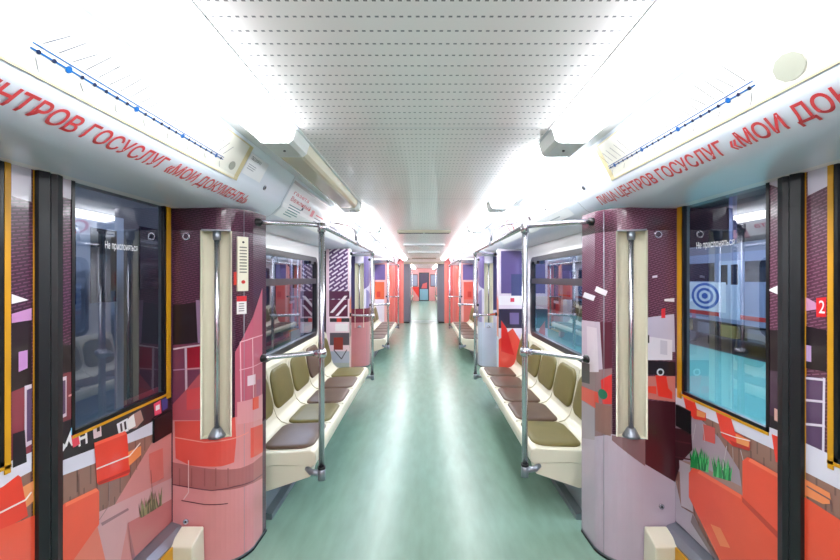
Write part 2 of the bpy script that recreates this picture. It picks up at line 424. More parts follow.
# ------------------------------------------------------------------ door leaves
def leaf_art(s, sf, mb, which):
    """printed office picture; only the leaf nearest the camera's doorway is detailed"""
    P = lambda pts, col, ly=1: sf.poly(mb, pts, col if not isinstance(col, tuple) else film(col), ly)
    if s == -1 and which == 'far':
        P([(58,165),(73,171),(73,200),(58,196)], (206,196,208))
        P([(58,345),(73,345),(73,372),(58,372)], (40,28,34))
        P([(58,375),(73,371),(73,418),(58,424)], (122,52,62)); P([(60,378),(66,376),(66,416),(60,419)], (206,186,200), 2); P([(61.5,381),(64.8,380),(64.8,413),(61.5,415)], (90,64,96), 3)
        P([(68,395),(73,393),(73,395),(68,397)], (220,150,150), 2)
        P([(58,424),(73,418),(73,433),(168,396),(171,396),(171,418),(58,462)], (44,30,38))
        P([(58,462),(93,449),(130,433),(153,421),(153,434),(126,444),(93,464),(58,477)], (216,212,228), 2)
        P([(58,477),(93,464),(126,444),(153,434),(171,426),(171,560),(58,560)], WOOD, 1)
        P([(58,440),(62,452),(66,446)], (226,222,226), 3); P([(64,445),(70,430),(74,444),(71,446),(68,441),(66,447)], (232,226,228), 3)
        P([(77,432),(79,431),(80,446),(78,447)], (232,226,228), 3); P([(84,429),(86,428),(87,443),(85,444)], (232,226,228), 3); P([(78,438),(85,435),(85,438),(78,441)], (232,226,228), 4)
        P([(92,425),(100,421),(101,436),(93,439)], (222,190,196), 3); P([(96,426),(99,425),(99,431),(96,432)], (30,24,28), 4)
        P([(116,424),(127,418),(128,431),(118,434)], (230,226,230), 3); P([(119,424),(121,423),(122,431),(120,432)], (60,44,50), 4); P([(123,422),(125,421),(126,429),(124,430)], (60,44,50), 4)
        P([(128,417),(140,410),(143,420),(136,428),(129,429)], (176,128,120), 3); P([(126,420),(133,414),(135,426),(128,430)], (238,230,230), 4)
        P([(153,404),(160,400),(161,413),(154,416)], (236,80,110), 3); P([(155,406),(159,404),(159,409),(155,411)], (240,236,240), 4); P([(161,400),(167,397),(167,408),(162,411)], (60,70,150), 3)
        P([(70,434),(77,432),(79,444),(72,448)], (226,66,88), 4); P([(70,428),(75,427),(75,434),(70,435)], (120,190,226), 4)
        P([(83,560),(118,498),(153,440),(153,443),(171,433),(171,560)], (208,136,134), 2)
        P([(98,512),(171,478),(171,500),(127,523),(120,560),(90,560)], (208,158,160), 3)
        P([(148,454),(162,448),(163,478),(150,484)], (214,112,104), 4)
        P([(127,523),(171,499),(171,560),(131,560)], (190,112,112), 4); P([(127,523),(135,560),(131,560)], (160,96,100), 5)
        for k in range(34):
            x = 139+random.random()*22; y = 519-(x-139)*.62; P([(x-1,y),(x+1,y-.5),(x+random.uniform(-4,4),y-random.uniform(12,22))], random.choice([(120,118,86),(150,146,106),(96,96,70)]), 5)
        P([(93,443),(124,431),(126,434),(129,472),(127,475),(98,485),(96,483)], (234,62,44), 5)
        P([(127,452),(140,446),(140,455),(128,466)], (240,142,84), 5)
        sf.line(mb, [sf.px(95,469), sf.px(128,456), sf.px(139,443)], .006, film((240,224,220)), 7, False)
        sf.line(mb, [sf.px(108,482), sf.px(108,505), sf.px(98,520)], .004, film((150,120,120)), 6, False)
        P([(58,508),(64,503),(95,488),(98,491),(98,524),(80,560),(58,560)], (236,86,58), 5)
        P([(93,443),(124,431),(125,434),(93.5,446)], (252,98,76), 6); P([(97,482),(129,469),(129,472),(97,485)], (196,40,32), 6)
        P([(64,503),(95,488),(97,491),(64,507)], (252,118,84), 6)
        for q in ((150,470,152,500),(62,482,62,500),(78,474,78,494),(135,452,136,470)): sf.line(mb, [sf.px(q[0],q[1]), sf.px(q[2],q[3])], .003, film((120,84,78)), 4, False)
        P([(100,523),(127,508),(128,510),(101,526)], (150,110,116), 4)
        P([(72,560),(96,526),(104,560)], (226,120,100), 6)
    if s == -1 and which == 'near':
        P([(11,160),(31,166),(31,202),(11,196)], (210,200,212))
        P([(11,294),(28,300),(11,304)], (240,236,240), 2); P([(11,314),(31,308),(31,320),(11,323)], (196,140,190), 2)
        P([(11,323),(31,320),(31,384),(11,392)], (42,28,34)); P([(18,352),(27,350),(27,368),(18,372)], (196,140,200), 2)
        P([(11,392),(31,384),(31,460),(11,464)], (136,54,68)); P([(24,386),(31,384),(31,444),(24,448)], (214,196,210), 2); P([(26,390),(31,388),(31,440),(26,442)], (96,70,104), 3)
        P([(12,434),(24,430),(26,462),(12,468)], (38,26,34), 3)
        P([(-60,492),(31,452),(31,471),(-60,520)], (222,216,230), 2)
        P([(-60,520),(31,471),(31,560),(-60,640)], WOOD, 2)
        P([(-60,508),(0,488),(17,475),(20,477),(27,516),(0,531),(-60,566)], (234,62,44), 4)
        P([(20,488),(34,480),(34,500),(25,508)], (240,150,96), 3)
        sf.line(mb, [sf.px(-20,522), sf.px(24,500), sf.px(30,492)], .006, film((240,224,220)), 6, False)
        P([(-60,560),(0,529),(34,515),(34,640),(-60,700)], (236,86,58), 5)
    if s == 1 and which == 'far':
        P([(768,168),(786,160),(786,190),(768,184)], (212,204,220))
        P([(768,290),(782,284),(782,296)], (244,240,246), 2)
        P([(768,330),(782,330),(782,372),(768,370)], (40,26,32), 1)
        P([(768,370),(782,372),(782,420),(768,414)], (70,44,66), 1); P([(768,414),(782,420),(782,436),(768,430)], (40,26,34), 2); P([(775,408),(779,410),(779,422),(775,420)], (220,170,160), 3)
        P([(676,396),(782,438),(782,560),(700,560),(676,530)], WOOD, 1)
        P([(676,388),(684,392),(782,432),(782,453),(694,412),(676,404)], (218,214,230), 2)
        P([(676,404),(694,412),(720,438),(740,470),(744,500),(676,470)], (168,148,160), 3)
        P([(676,428),(692,431),(693,450),(682,462),(676,480)], (64,22,32), 4)
        P([(680,460),(696,463),(743,487),(743,500),(690,476)], (168,128,122), 4)
        P([(680,460),(691,465),(694,512),(682,506)], (188,172,182), 5)
        P([(676,480),(682,507),(694,514),(716,560),(700,560),(676,530)], (176,166,178), 4)
        for cx, w_, b_ in ((692,17,467),(715,16,476)):
            for k in range(46):
                x = cx+random.random()*w_; y = b_+(x-cx)*.3; P([(x-1.2,y),(x+1.2,y+.5),(x+random.uniform(-4,4),y-random.uniform(12,23))], random.choice([(28,140,70),(60,176,96),(20,108,60),(90,196,120)]), 6)
        P([(716,408),(731,414),(736,432),(751,440),(751,450),(734,446),(723,436)], (232,60,46), 5); P([(737,434),(751,440),(750,447),(738,443)], (242,150,90), 6)
        P([(683.6,394),(695,399),(698,409),(707,413),(707,421),(695,419),(687,409)], (232,60,46), 5); P([(698,410),(707,413),(706,418),(698,416)], (242,150,90), 6)
        P([(773,434),(782,438),(782,463),(777,462)], (232,60,46), 5)
        P([(704,424),(716,428),(716,444),(704,440)], (206,84,80), 4)
        P([(716,408),(731,414),(732,418),(717,412)], (250,96,76), 6); P([(731,440),(751,448),(751,451),(734,446)], (196,44,36), 6)
        P([(684,395),(695,400),(695,403),(685,398)], (250,96,76), 6)
        for q in ((697,424,694,440),(704,424,706,442),(728,446,724,470),(742,450,748,474)): sf.line(mb, [sf.px(q[0],q[1]), sf.px(q[2],q[3])], .004, film((190,176,180)), 6, False)
        P([(752,458),(782,475),(782,479),(750,461)], (250,112,82), 8); P([(744,497),(782,534),(782,541),(744,502)], (196,58,40), 8)
        P([(701,470),(743,495),(743,499),(699,473)], (250,108,78), 8)
        P([(696,470),(700,470),(724,486),(721,488)], (120,92,88), 5)
        for q in ((676,440),(676,456)): P([(q[0],q[1]),(692,q[1]+3),(692,q[1]+4.5),(q[0],q[1]+1.5)], (90,40,48), 5)
        sf.line(mb, [sf.px(722,432), sf.px(736,437), sf.px(752,441)], .004, film((240,226,226)), 7, False)
        sf.line(mb, [sf.px(734,447), sf.px(735,470)], .004, film((170,150,150)), 6, False)
        P([(690,473),(694,468),(701,470),(743,495),(782,538),(782,560),(721,560),(690,497)], (236,82,54), 6)
        P([(744,461),(749,457),(752,458),(782,475),(782,540),(744,501)], (234,78,52), 7)
        P([(712,524),(722,528),(732,548),(722,546)], (244,130,84), 8)
        P([(694,514),(712,548),(721,560),(716,560),(692,522)], (120,100,104), 7)
    if s == 1 and which == 'near':
        P([(808,165),(828,157),(828,186),(808,196)], (212,204,220))
        P([(806,297),(826,308),(806,311)], (214,150,190), 2)
        P([(817,298),(827,297),(827,317),(817,317)], (232,44,50), 3)
        a, b = sf.px(820,313), sf.px(826,313.4); write(sf, mb, '2', a, b, (0, .045), film((244,240,240)), 5)
        P([(806,326),(827,330),(827,372),(806,368)], (36,26,32), 2); P([(807,345),(812,346),(812,362),(807,361)], (196,160,206), 3)
        P([(806,376),(826,378),(824,452),(806,446)], (92,66,98), 2)
        for y in (378,400,424): sf.line(mb, [sf.px(806,y), sf.px(826,y+2)], .008, film((216,206,220)), 3, False)
        sf.line(mb, [sf.px(825,378), sf.px(824,452)], .008, film((216,206,220)), 3, False)
        P([(806,443),(900,486),(900,520),(806,472)], (220,216,230), 3); P([(806,472),(900,520),(900,640),(806,560)], WOOD, 3)
        P([(806,479),(831,493),(833,504),(824,504),(806,495)], (242,140,88), 5)
        sf.line(mb, [sf.px(808,486), sf.px(832,500), sf.px(833,512)], .005, film((120,90,90)), 6, False)
        P([(806,497),(840,519),(900,560),(900,700),(806,640)], (236,82,54), 6)
def door(n, s, y0, y1, detail):
    lb = 'pair of sliding carriage doors with purple office print, %s of the %s side' % (('nearest','middle','farthest')[n], SN[s])
    r = sroot('door_%d' % (2*n+(1 if s < 0 else 2)), (s*XD, (y0+y1)/2, 0), lb)
    ym = (y0+y1)/2; X = s*XD; zb, zt = .255, 1.96; g0, g1 = H-.60, 1.955
    for which, a, b in (('near', y0, ym), ('far', ym, y1)):
        ga, gb = (a+.05, b-.138) if which == 'near' else (a+.10, b-.055)
        mb = MB()
        def bx(p, q, u, v, m=None): mb.box(min(X, X+s*.035), max(X, X+s*.035), p, q, u, v, m or GREYP)
        bx(a, b, zb, g0); bx(a, ga, g0, zt); bx(gb, b, g0, zt)
        lf = mb.build('door_leaf', r)
        sf = Surf([(X, a), (X, b)], 'v', (0, ym)); sf.off = a
        pm = MB(); base = BRICK if s < 0 else BRICKR
        for u0, u1, v0, v1 in ((0, b-a, zb, g0), (0, ga-a, g0, zt), (gb-a, b-a, g0, zt)):
            sf.poly(pm, [(u0,v0),(u1,v0),(u1,v1),(u0,v1)], base, 0, False)
        if detail: leaf_art(s, sf, pm, which)
        else:
            sf.poly(pm, [(0,zb),(b-a,zb),(b-a,.62),(0,.62)], film((206,122,126) if s < 0 else (176,180,204)), 1, False)
            sf.poly(pm, [(.1,.45),(.5,.45),(.5,.8),(.1,.8)], film((232,66,52)), 2, False)
            sf.poly(pm, [(0,.80),(b-a,.80),(b-a,.88),(0,.88)], film((222,216,230)), 1, False)
        # keep the picture inside the leaf and off the glass
        bm = pm.bm
        for co, no in (((0,a,0),(0,-1,0)), ((0,b,0),(0,1,0)), ((0,0,zb),(0,0,-1)), ((0,0,zt),(0,0,1))):
            bmesh.ops.bisect_plane(bm, geom=bm.verts[:]+bm.edges[:]+bm.faces[:], plane_co=co, plane_no=no, clear_outer=True)
        for co, no in (((0,ga,0),(0,1,0)), ((0,gb,0),(0,1,0)), ((0,0,g0),(0,0,1))):
            bmesh.ops.bisect_plane(bm, geom=bm.verts[:]+bm.edges[:]+bm.faces[:], plane_co=co, plane_no=no)
        kill = [f for f in bm.faces if ga < f.calc_center_median().y < gb and f.calc_center_median().z > g0]
        bmesh.ops.delete(bm, geom=kill, context='FACES')
        pm.build('printed_film', lf, fixn=False)
        mb = MB(); Xg = X+s*.012
        mb.face([(Xg,ga,g0),(Xg,gb,g0),(Xg,gb,zt),(Xg,ga,zt)], GLASS); gp = mb.build('glass_pane', lf, fixn=False)
        mb = MB()
        x0, x1 = min(X-s*.004, X+s*.012), max(X-s*.004, X+s*.012)
        for q in ((ga-.002,ga+.012,g0,zt),(gb-.012,gb+.002,g0,zt),(ga,gb,g0-.002,g0+.014)): mb.box(x0, x1, *q, BLACK)
        mb.build('window_gasket', lf)
        mb = MB(); x0, x1 = min(X-s*.006, X), max(X-s*.006, X)
        if which == 'far': mb.box(x0, x1, gb+.006, b-.018, g0-.03, zt, YELLOW); mb.box(x0, x1, ga, gb+.02, g0-.014, g0-.003, YELLOW)
        else: mb.box(x0, x1, gb, gb+.018, g0-.03, zt, YELLOW); mb.box(x0, x1, ga, gb+.02, g0-.014, g0-.003, YELLOW)
        mb.build('yellow_edging', lf)
        # rubber meeting edge
        mb = MB(); p, q = (b-.042, b-.003) if which == 'near' else (a+.003, a+.042)
        mb.prism([(X, p), (X, q), (X-s*.022, q), (X-s*.03, (p+q)/2+(.008 if which == 'near' else -.008)), (X-s*.018, p)] if True else [], zb-.01, zt, RUBBER, axis='z')
        mb.build('rubber_seal', lf)
        mb = MB()
        if which == 'near': 
            mb.box(min(X-s*.003, X), max(X-s*.003, X), p-.003, p, zb, zt, YELLOW)
        else: mb.box(min(X-s*.004, X), max(X-s*.004, X), q, q+.002, zb, zt, YELLOW)
        mb.build('yellow_seal_line', lf)
        if which == 'far' and detail:
            mb = MB(); c = [sf.px(*p_) for p_ in (((152,419),(171,409),(171,432),(152,443)) if s < 0 else ((675,403),(692,411),(692,431),(675,427)))]
            ya, yb = a+min(q_[0] for q_ in c), min(b-.015, a+max(q_[0] for q_ in c)); za = sum(q_[1] for q_ in c[2:])/2; zc = sum(q_[1] for q_ in c[:2])/2
            mb.box(min(X-s*.012, X), max(X-s*.012, X), ya, yb, za, zc, BLACK, bevel=.003); mb.build('black_cover_plate', lf)
            # warning written on the glass
            mb = MB(); sg = Surf([(Xg, a), (Xg, b)], 'v', (0, ym))
            if s < 0: p0, p1 = sg.px(104.5,247), sg.px(137,252.5)
            else: p0, p1 = sg.px(697,249), sg.px(735,244.5)
            zmid = (p0[1]+p1[1])/2; write(sg, mb, 'Не прислоняться', (p0[0], zmid), (p1[0], zmid), (0, .032), mat('white_lettering', (245,245,250), .5), 3)
            mb.build('glass_lettering', lf, fixn=False, label='white warning lettering on the glass')
    mb = MB(); X1 = s*1.27
    mb.prism([(s*1.40, 0), (s*1.40, .25), (s*1.345, .25), (s*1.30, .235), (s*1.272, .205), (s*1.272, 0)], y0, y1, STEEL); mb.build('door_sill', r)
    mb = MB(); mb.box(min(s*1.262, s*1.272), max(s*1.262, s*1.272), y0+.02, y1-.02, .0, .195, YELLOW); mb.build('yellow_threshold_strip', r)
    mb = MB(); mb.box(min(s*1.40, s*1.34), max(s*1.40, s*1.34), y0-.03, y0, 0, zt, BLACK); mb.box(min(s*1.40, s*1.34), max(s*1.40, s*1.34), y1, y1+.03, 0, zt, BLACK)
    mb.box(min(s*1.44, s*1.38), max(s*1.44, s*1.38), y0, y1, zt-.03, ZC, BLACK); mb.build('door_frame', r)
for n, (a, b) in enumerate(DOORS):
    for s in (-1, 1): door(n, s, a+((-.02 if s < 0 else .04) if n == 0 else 0), b, n == 0)

# ------------------------------------------------------------------ door pillars
def plan():
    P = [(1.36, 0), (1.2, 0)]; A, B, D = (1.2, 0), (1.01, 0), (.975, .14)
    for k in range(1, 13):
        t = k/12; P.append(tuple((1-t)**2*A[i]+2*t*(1-t)*B[i]+t*t*D[i] for i in (0, 1)))
    return P+[(.970, .24), (.968, .30)]
PLAN = plan()
def pillar_art(s, sf, mb):
    P = lambda pts, col, ly=1: sf.poly(mb, pts, col if not isinstance(col, tuple) else film(col), ly)
    Ln = lambda pts, w, col, ly=3: sf.line(mb, [sf.px(*p) for p in pts], w, film(col), ly, False)
    if s < 0:
        P([(173,305),(200,302),(200,342),(173,345)], (34,24,30)); P([(196,300),(200,300),(201,343),(198,343)], (150,120,150), 2)
        P([(173,345),(201,343),(204,420),(173,420)], (118,58,84)); P([(187,348),(201,346),(202,369),(187,370)], (156,24,44), 2)
        Ln([(173.5,349),(186,347),(201,345)], .008, (216,196,206)); Ln([(186,348),(187,416)], .012, (206,180,196)); Ln([(187,369),(202,368)], .008, (200,140,150)); Ln([(173.5,370),(186,369)], .006, (180,140,170))
        P([(173,404),(188,388),(203,370),(203,420),(173,420)], (190,84,96), 3)
        P([(187,390),(203,386),(203,408),(187,410)], (214,76,80), 4)
        P([(173,420),(262,405),(262,640),(173,640)], (222,146,148), 3)
        P([(235,352),(248,326),(262,288),(262,410),(235,420)], (196,96,118), 2)
        for q in ((240,342),(252,338)): Ln([(q[0],q[1]),(q[0]+1,q[1]+60)], .006, (236,190,200), 4)
        Ln([(240,342),(252,338),(262,335)], .006, (236,190,200), 4); Ln([(239,370),(262,362)], .005, (230,176,188), 4)
        P([(247,376),(255,374),(255,384),(247,386)], (232,206,216), 4); P([(256,380),(260,379),(260,396),(256,397)], (176,90,120), 4)
        P([(237,402),(262,394),(262,418),(237,424)], (226,154,160), 4)
        P([(252,398),(258,396),(258,408),(252,410)], (236,80,60), 5)
        P([(175,421),(235,417),(236,440),(234,462),(222,466),(190,465),(176,458)], (230,84,74), 4)
        P([(173,462),(240,468),(262,455),(262,478),(250,484),(215,490),(173,484)], (176,104,104), 3)
        for x in (180,192,205,216,228): Ln([(x,468),(x,486)], .006, (156,88,90), 4)
        Ln([(175,437),(205,442),(234,438),(248,432)], .006, (238,150,140), 5)
        Ln([(173,484),(190,487),(212,490),(235,486),(262,474)], .006, (120,70,80), 5)
        Ln([(182,500),(205,504),(228,503)], .005, (110,60,70), 5); Ln([(189,460),(189,492),(184,499)], .005, (226,190,190), 5)
        P([(250,428),(262,424),(262,452),(250,458)], (236,92,78), 5)
    else:
        P([(643,318),(674,314),(675,352),(643,350)], (206,196,216)); P([(646,336),(672,340),(672,360),(646,360)], (232,226,236), 2)
        P([(660,340),(667,341),(667,355),(660,354)], (206,200,214), 3); P([(643,335),(649,335),(649,343),(643,343)], (26,22,28), 3)
        P([(643,360),(675,362),(675,376),(643,374)], (38,26,34), 2); P([(643,376),(675,376),(675,402),(643,398)], (206,120,112), 2)
        P([(655,375),(666,376),(668,388),(672,392),(672,399),(658,396)], (234,56,44), 3); P([(646,386),(656,386),(656,394),(646,392)], (232,70,50), 3)
        sf.disc(mb, (660,372), .02, film((220,222,230)), 4); sf.disc(mb, (660,372), .012, film((24,22,26)), 5)
        P([(644,400),(675,402),(675,482),(645,464)], (72,22,34), 3)
        P([(645,464),(675,482),(675,640),(582,640),(582,438),(612,434),(645,436)], (194,178,194), 2)
        P([(661,309),(665,308),(665,318),(661,318)], (232,50,60), 3)
        P([(612,435),(645,437),(645,466),(612,440)], (140,104,108), 3)
        P([(582,320),(600,322),(603,372),(582,372)], (206,190,206), 1); P([(587,326),(597,328),(599,372),(588,372)], (226,212,222), 2)
        P([(600,322),(612,322),(612,372),(603,372)], (96,44,60), 1)
        P([(582,372),(612,368),(612,440),(582,436)], (150,120,124), 1)
        P([(582,386),(598,392),(600,410),(586,402),(582,400)], (232,84,66), 3); P([(601,380),(612,374),(612,404),(603,404)], (226,62,60), 3)
        P([(582,362),(590,364),(590,384),(582,382)], (70,60,66), 2)
        P([(596,402),(612,406),(611,436),(596,430)], (150,112,104), 4); sf.disc(mb, (603,394), .028, film((36,116,88)), 5)
        P([(582,400),(595,408),(595,440),(582,438)], (176,160,170), 2)
        P([(597,286),(608,291),(606,296),(595,291)], (240,234,242), 3); P([(585,292),(596,296),(594,301),(583,297)], (240,234,242), 3)
        P([(652,276),(657,275),(657,277.5),(652,278)], (230,220,236), 3); P([(664,299),(674,298),(674,302),(664,301)], (240,234,242), 3)
def pillar(k, s, y0, d, lb, style):
    """d=+1: stands beyond a doorway and faces the camera; d=-1: stands before one"""
    pl = [(s*x, y0+d*y) for x, y in PLAN]
    ref = (0, y0-d*.6); sf = Surf(pl, 'v', ref)
    r = thing('door_pillar', lb, 'pillar', (s*1.15, y0+d*.2, 0), 'printed pillars beside the doors')
    top = H+.40; pz0, pz1 = H-.86, H+.255
    # niche position along the sheet
    def u_of(x):                                # arc length where |x| falls below x
        for i, (p, q) in enumerate(zip(PLAN, PLAN[1:])):
            if q[0] <= x: return sf.L[i]+(sf.L[i+1]-sf.L[i])*((p[0]-x)/(p[0]-q[0]))
    ua, ub = u_of(1.19), u_of(1.048)
    mb = MB()
    base = GREYP
    for (p, q, m0, m1) in ((0, pz0, 0, None), (pz1, top-.02, 0, None), (pz0, pz1, 0, ua), (pz0, pz1, ub, None)):
        sf.sheet(mb, p, q, base, u0=m0, u1=m1)
    e = pl[-1]; yb = e[1]
    # return face towards the side wall
    mb.face([(e[0], yb, 0), (s*XW, yb, 0), (s*XW, yb, top-.02), (e[0], yb, top-.02)], base)
    mb.build('casing', r, weld=True, fixn=False)
    pm = MB()
    up = {'near': BRICK if s < 0 else BRICKR, 'mid': film((214,208,226)), 'plain': film((226,120,112))}[style]
    for (p, q, m0, m1) in ((0, pz0, 0, None), (pz1, top-.021, 0, None), (pz0, pz1, 0, ua), (pz0, pz1, ub, None)):
        sf.sheet(pm, p, q, up, u0=m0, u1=m1, off=.0005)
    if style == 'near' and d > 0: pillar_art(s, sf, pm)
    elif style == 'mid':
        L = sf.L[-1]
        lo = (206,140,146) if s < 0 else (196,206,226)
        if s < 0: sf.poly(pm, [(0,.78),(L,.78),(L,1.02),(0,1.02)], film((122,48,66)), 2, False)
        sf.poly(pm, [(0,0),(L,0),(L,.78),(0,.78)], film(lo), 1, False)
        sf.poly(pm, [(ub+.05,.78),(L,.78),(L,1.25),(ub+.05,1.35)], film((232,104,64) if d < 0 else (150,140,190)), 1, False)
        if d > 0: sf.poly(pm, [(0,1.0),(ua,1.0),(ua,1.93),(0,1.93)], film((74,70,112)), 1, False)
        if d > 0: sf.poly(pm, [(ub,1.35),(L,1.5),(L,1.93),(ub,1.93)], film((112,96,150)), 1, False)
    elif style == 'plain': sf.poly(pm, [(0,.6),(sf.L[-1],.9),(sf.L[-1],1.93),(0,1.93)], film((232,122,110)), 1, False)
    if style == 'near' and d > 0:               # cut the picture out over the niche
        bm = pm.bm; xa, xb = s*1.19, s*1.048
        for co, no in (((0,0,pz0),(0,0,1)), ((0,0,pz1),(0,0,1)), ((xa,0,0),(1,0,0)), ((xb,0,0),(1,0,0))):
            bmesh.ops.bisect_plane(bm, geom=bm.verts[:]+bm.edges[:]+bm.faces[:], plane_co=co, plane_no=no)
        kill = [f for f in bm.faces if pz0 < f.calc_center_median().z < pz1 and 1.048 < abs(f.calc_center_median().x) < 1.19]
        bmesh.ops.delete(bm, geom=kill, context='FACES')
    pm.build('printed_film', r, fixn=False)
    # return face picture (seen beyond the bench)
    if d < 0:
        rf = MB(); ss = Surf([(s*XW, yb-.002), (e[0], yb-.002)], 'v', (s*1.1, 0)); W = ss.L[-1]
        R = lambda x0, x1, z0, z1, c, ly=1: ss.poly(rf, [(x0,z0),(x1,z0),(x1,z1),(x0,z1)], c if not isinstance(c, tuple) else film(c), ly, False)
        if style == 'mid' and s < 0 or style == 'near' and s < 0:
            R(0, W, .45, top-.02, (240,214,226), 0); R(.04, W-.02, 1.25, top-.02, STRIPE, 1); R(.04, W, 1.28, 1.38, (84,36,70), 2)
            R(.04, W-.02, 1.05, 1.27, (96,30,62), 1); ss.poly(rf, [(.05,1.1),(.09,1.1),(.28,1.32),(.24,1.32)], film((236,226,236)), 3, False); ss.poly(rf, [(.12,1.06),(.16,1.06),(.28,1.2),(.25,1.2)], film((236,226,236)), 3, False)
            R(.05, W, .98, 1.03, (52,40,50), 1); R(.14, .2, .98, 1.03, (226,60,50), 2); R(.12, W-.02, .86, .96, (244,240,244), 1); R(.05, W, .68, .84, (92,84,96), 1)
            R(.1, .22, .62, .78, (150,56,52), 2); R(.04, W, .45, .6, (176,184,204), 1)
            ss.line(rf, [(.1,.62),(.2,.5),(.27,.62)], .012, film((60,60,76)), 3, False)
        elif style == 'mid':
            R(0, W, .2, top-.02, (226,214,230), 0); R(.0, W-.03, 1.35, 1.9, (96,84,140), 1); R(0, .14, 1.2, 1.6, (62,72,120), 2); R(0, W, 1.2, 1.32, (236,232,240), 2); R(.1, .15, 1.24, 1.29, (214,60,90), 3)
            R(0, W, .9, 1.15, (48,44,72), 2); R(.04, .16, .95, 1.1, (112,100,150), 3)
            ss.poly(rf, [(0,.7),(.12,.9),(W,.75),(W,.25),(0,.25)], film((232,80,66)), 4, False)
            ss.poly(rf, [(.1,.55),(.2,.9),(.27,1.0),(.27,.6)], film((222,40,44)), 5, False)
        else:
            R(0, W, 0, top-.02, (240,180,180), 0); R(0, W-.06, .3, 1.45, (228,104,66) if s < 0 else (232,96,84), 1); R(0, W-.06, .3, 1.0, (232,222,234) if s < 0 else (226,120,110), 2); R(0, W-.04, 1.5, 1.9, (120,100,160), 1)
            R(.04, .14, 1.05, 1.2, (214,60,50), 2)
        rf.build('return_panel_print', r, fixn=False)
    # recessed niche
    a, b = sf.at(ua), sf.at(ub); nrm = Vector((-s*.45, -d*.89)); nrm.normalize()
    mb = MB(); arc = []
    for q in range(13):
        t = q/12; base_ = a.lerp(b, t); arc.append(base_-nrm*(.075*math.sin(math.pi*t)**.6))
    ns = Surf([tuple(p) for p in arc], 'v', ref); ns.sheet(mb, pz0, pz1, CREAM)
    for z in (pz0, pz1): mb.face([(p.x, p.y, z) for p in arc], CREAM)
    # lip
    for u in (ua, ub):
        p = sf.at(u); mb.tube([(p.x, p.y, pz0), (p.x, p.y, pz1)], .005, CREAM, 8)
    mb.build('recessed_niche', r, fixn=False, label='cream recessed niche')
    c = a.lerp(b, .52)-nrm*.012
    mb = MB(); mb.tube([(c.x, c.y, pz0+.01), (c.x, c.y, pz1-.01)], .0145, CHROME)
    mb.build('grab_pole', r, label='chrome upright grab pole')
    mb = MB()
    for z0, z1, q in ((pz0, pz0+.02, 1), (pz1-.05, pz1-.01, -1)):
        mb.tube([(c.x, c.y, pz0+.002), (c.x, c.y, pz0+.014), (c.x, c.y, pz0+.05)] if q > 0 else [(c.x, c.y, pz1-.05), (c.x, c.y, pz1-.03), (c.x, c.y, pz1-.001)], [.045, .04, .02] if q > 0 else [.019, .021, .021], STEEL)
    pl3 = [a+nrm*.012, b+nrm*.012, b-nrm*.03, a-nrm*.03]
    for z in (pz1-.002, pz1+.006): mb.face([(p.x, p.y, z) for p in pl3], STEEL)
    for i in range(4):
        p, q = pl3[i], pl3[(i+1)%4]; mb.face([(p.x,p.y,pz1-.002),(q.x,q.y,pz1-.002),(q.x,q.y,pz1+.006),(p.x,p.y,pz1+.006)], STEEL)
    mb.build('pole_flange', r)
    # trims
    mb = MB(); u = u_of(1.0); p = sf.at(u, .001); mb.tube([(p.x, p.y, .0), (p.x, p.y, top-.03)], .0022, STEEL, 6)
    mb.build('seam_strip', r)
    mb = MB(); sk = Surf([tuple(sf.at(l, .004)) for l in sf.L[1:]], 'v', ref); sk.sheet(mb, 0, .022, STEEL); sk.sheet(mb, 0, .012, RUBBER, off=.003)
    mb.build('foot_trim', r, fixn=False)
    if style == 'near' and d > 0:
        mb = MB()
        for q in (((187,236.5),(186.5,521)) if s < 0 else ((657.5,234.5),(661,506))):
            w_ = sf.px(*q); big = q[1] < 300; p = sf.w(w_[0], w_[1], .001); p2 = sf.w(w_[0], w_[1], .009)
            n = (p2-p).normalized(); mb.tube([p, p2], .02 if big else .014, CHROME, 16); mb.tube([p2, p2+n*.001], .013 if big else .006, BLACK if not big else mat('lens', (60,40,56), .1), 12)
        mb.build('round_lock', r)
    return r, sf
PIL = {}
for n, (a, b) in enumerate(DOORS):
    for s in (-1, 1):
        if n == 0:
            lb1 = ('purple and pink printed pillar with cream pole niche and intercom, nearest left' if s < 0 else 'purple and mauve printed pillar with cream pole niche, nearest right')
            PIL[(s, 1)] = pillar(0, s, b, 1, lb1, 'near')
            pillar(0, s, a, -1, 'purple printed pillar just outside the frame before the near door on the %s' % SN[s], 'near')
        elif n == 1:
            pillar(1, s, b, 1, 'printed pillar beyond the middle door on the %s, with pole niche' % SN[s], 'mid')
            pillar(1, s, a, -1, ('white and purple dashed print pillar at the far end of the left near bench' if s < 0 else 'lilac and red printed pillar at the far end of the right near bench'), 'mid')
        else:
            pillar(2, s, b, 1, 'reddish printed pillar beyond the farthest door on the %s' % SN[s], 'plain')
            pillar(2, s, a, -1, 'orange-red printed pillar at the far end of the second %s bench' % SN[s], 'plain')

# cream floor boxes at pillar feet
for s in (-1, 1):
    mb = MB(); Y = 1.90
    pr = [(1.93, 0), (1.93, .195), (1.945, .205), (2.035, .238), (2.045, 0)]
    x0, x1 = s*1.165, s*1.285
    A = [(x0, y, z) for y, z in pr]; B = [(x1, y, z) for y, z in pr]
    mb.face(A, CREAM); mb.face(B, CREAM)
    for i in range(5): j = (i+1) % 5; mb.face([A[i], A[j], B[j], B[i]], CREAM)
    o = mb.build('floor_box', weld=True); bv = o.modifiers.new('bevel', 'BEVEL'); bv.width = .008; bv.segments = 3
    tag(o, 'cream plastic cover box on the floor at the foot of the nearest %s pillar' % SN[s], 'cover box', 'cream boxes at pillar feet')

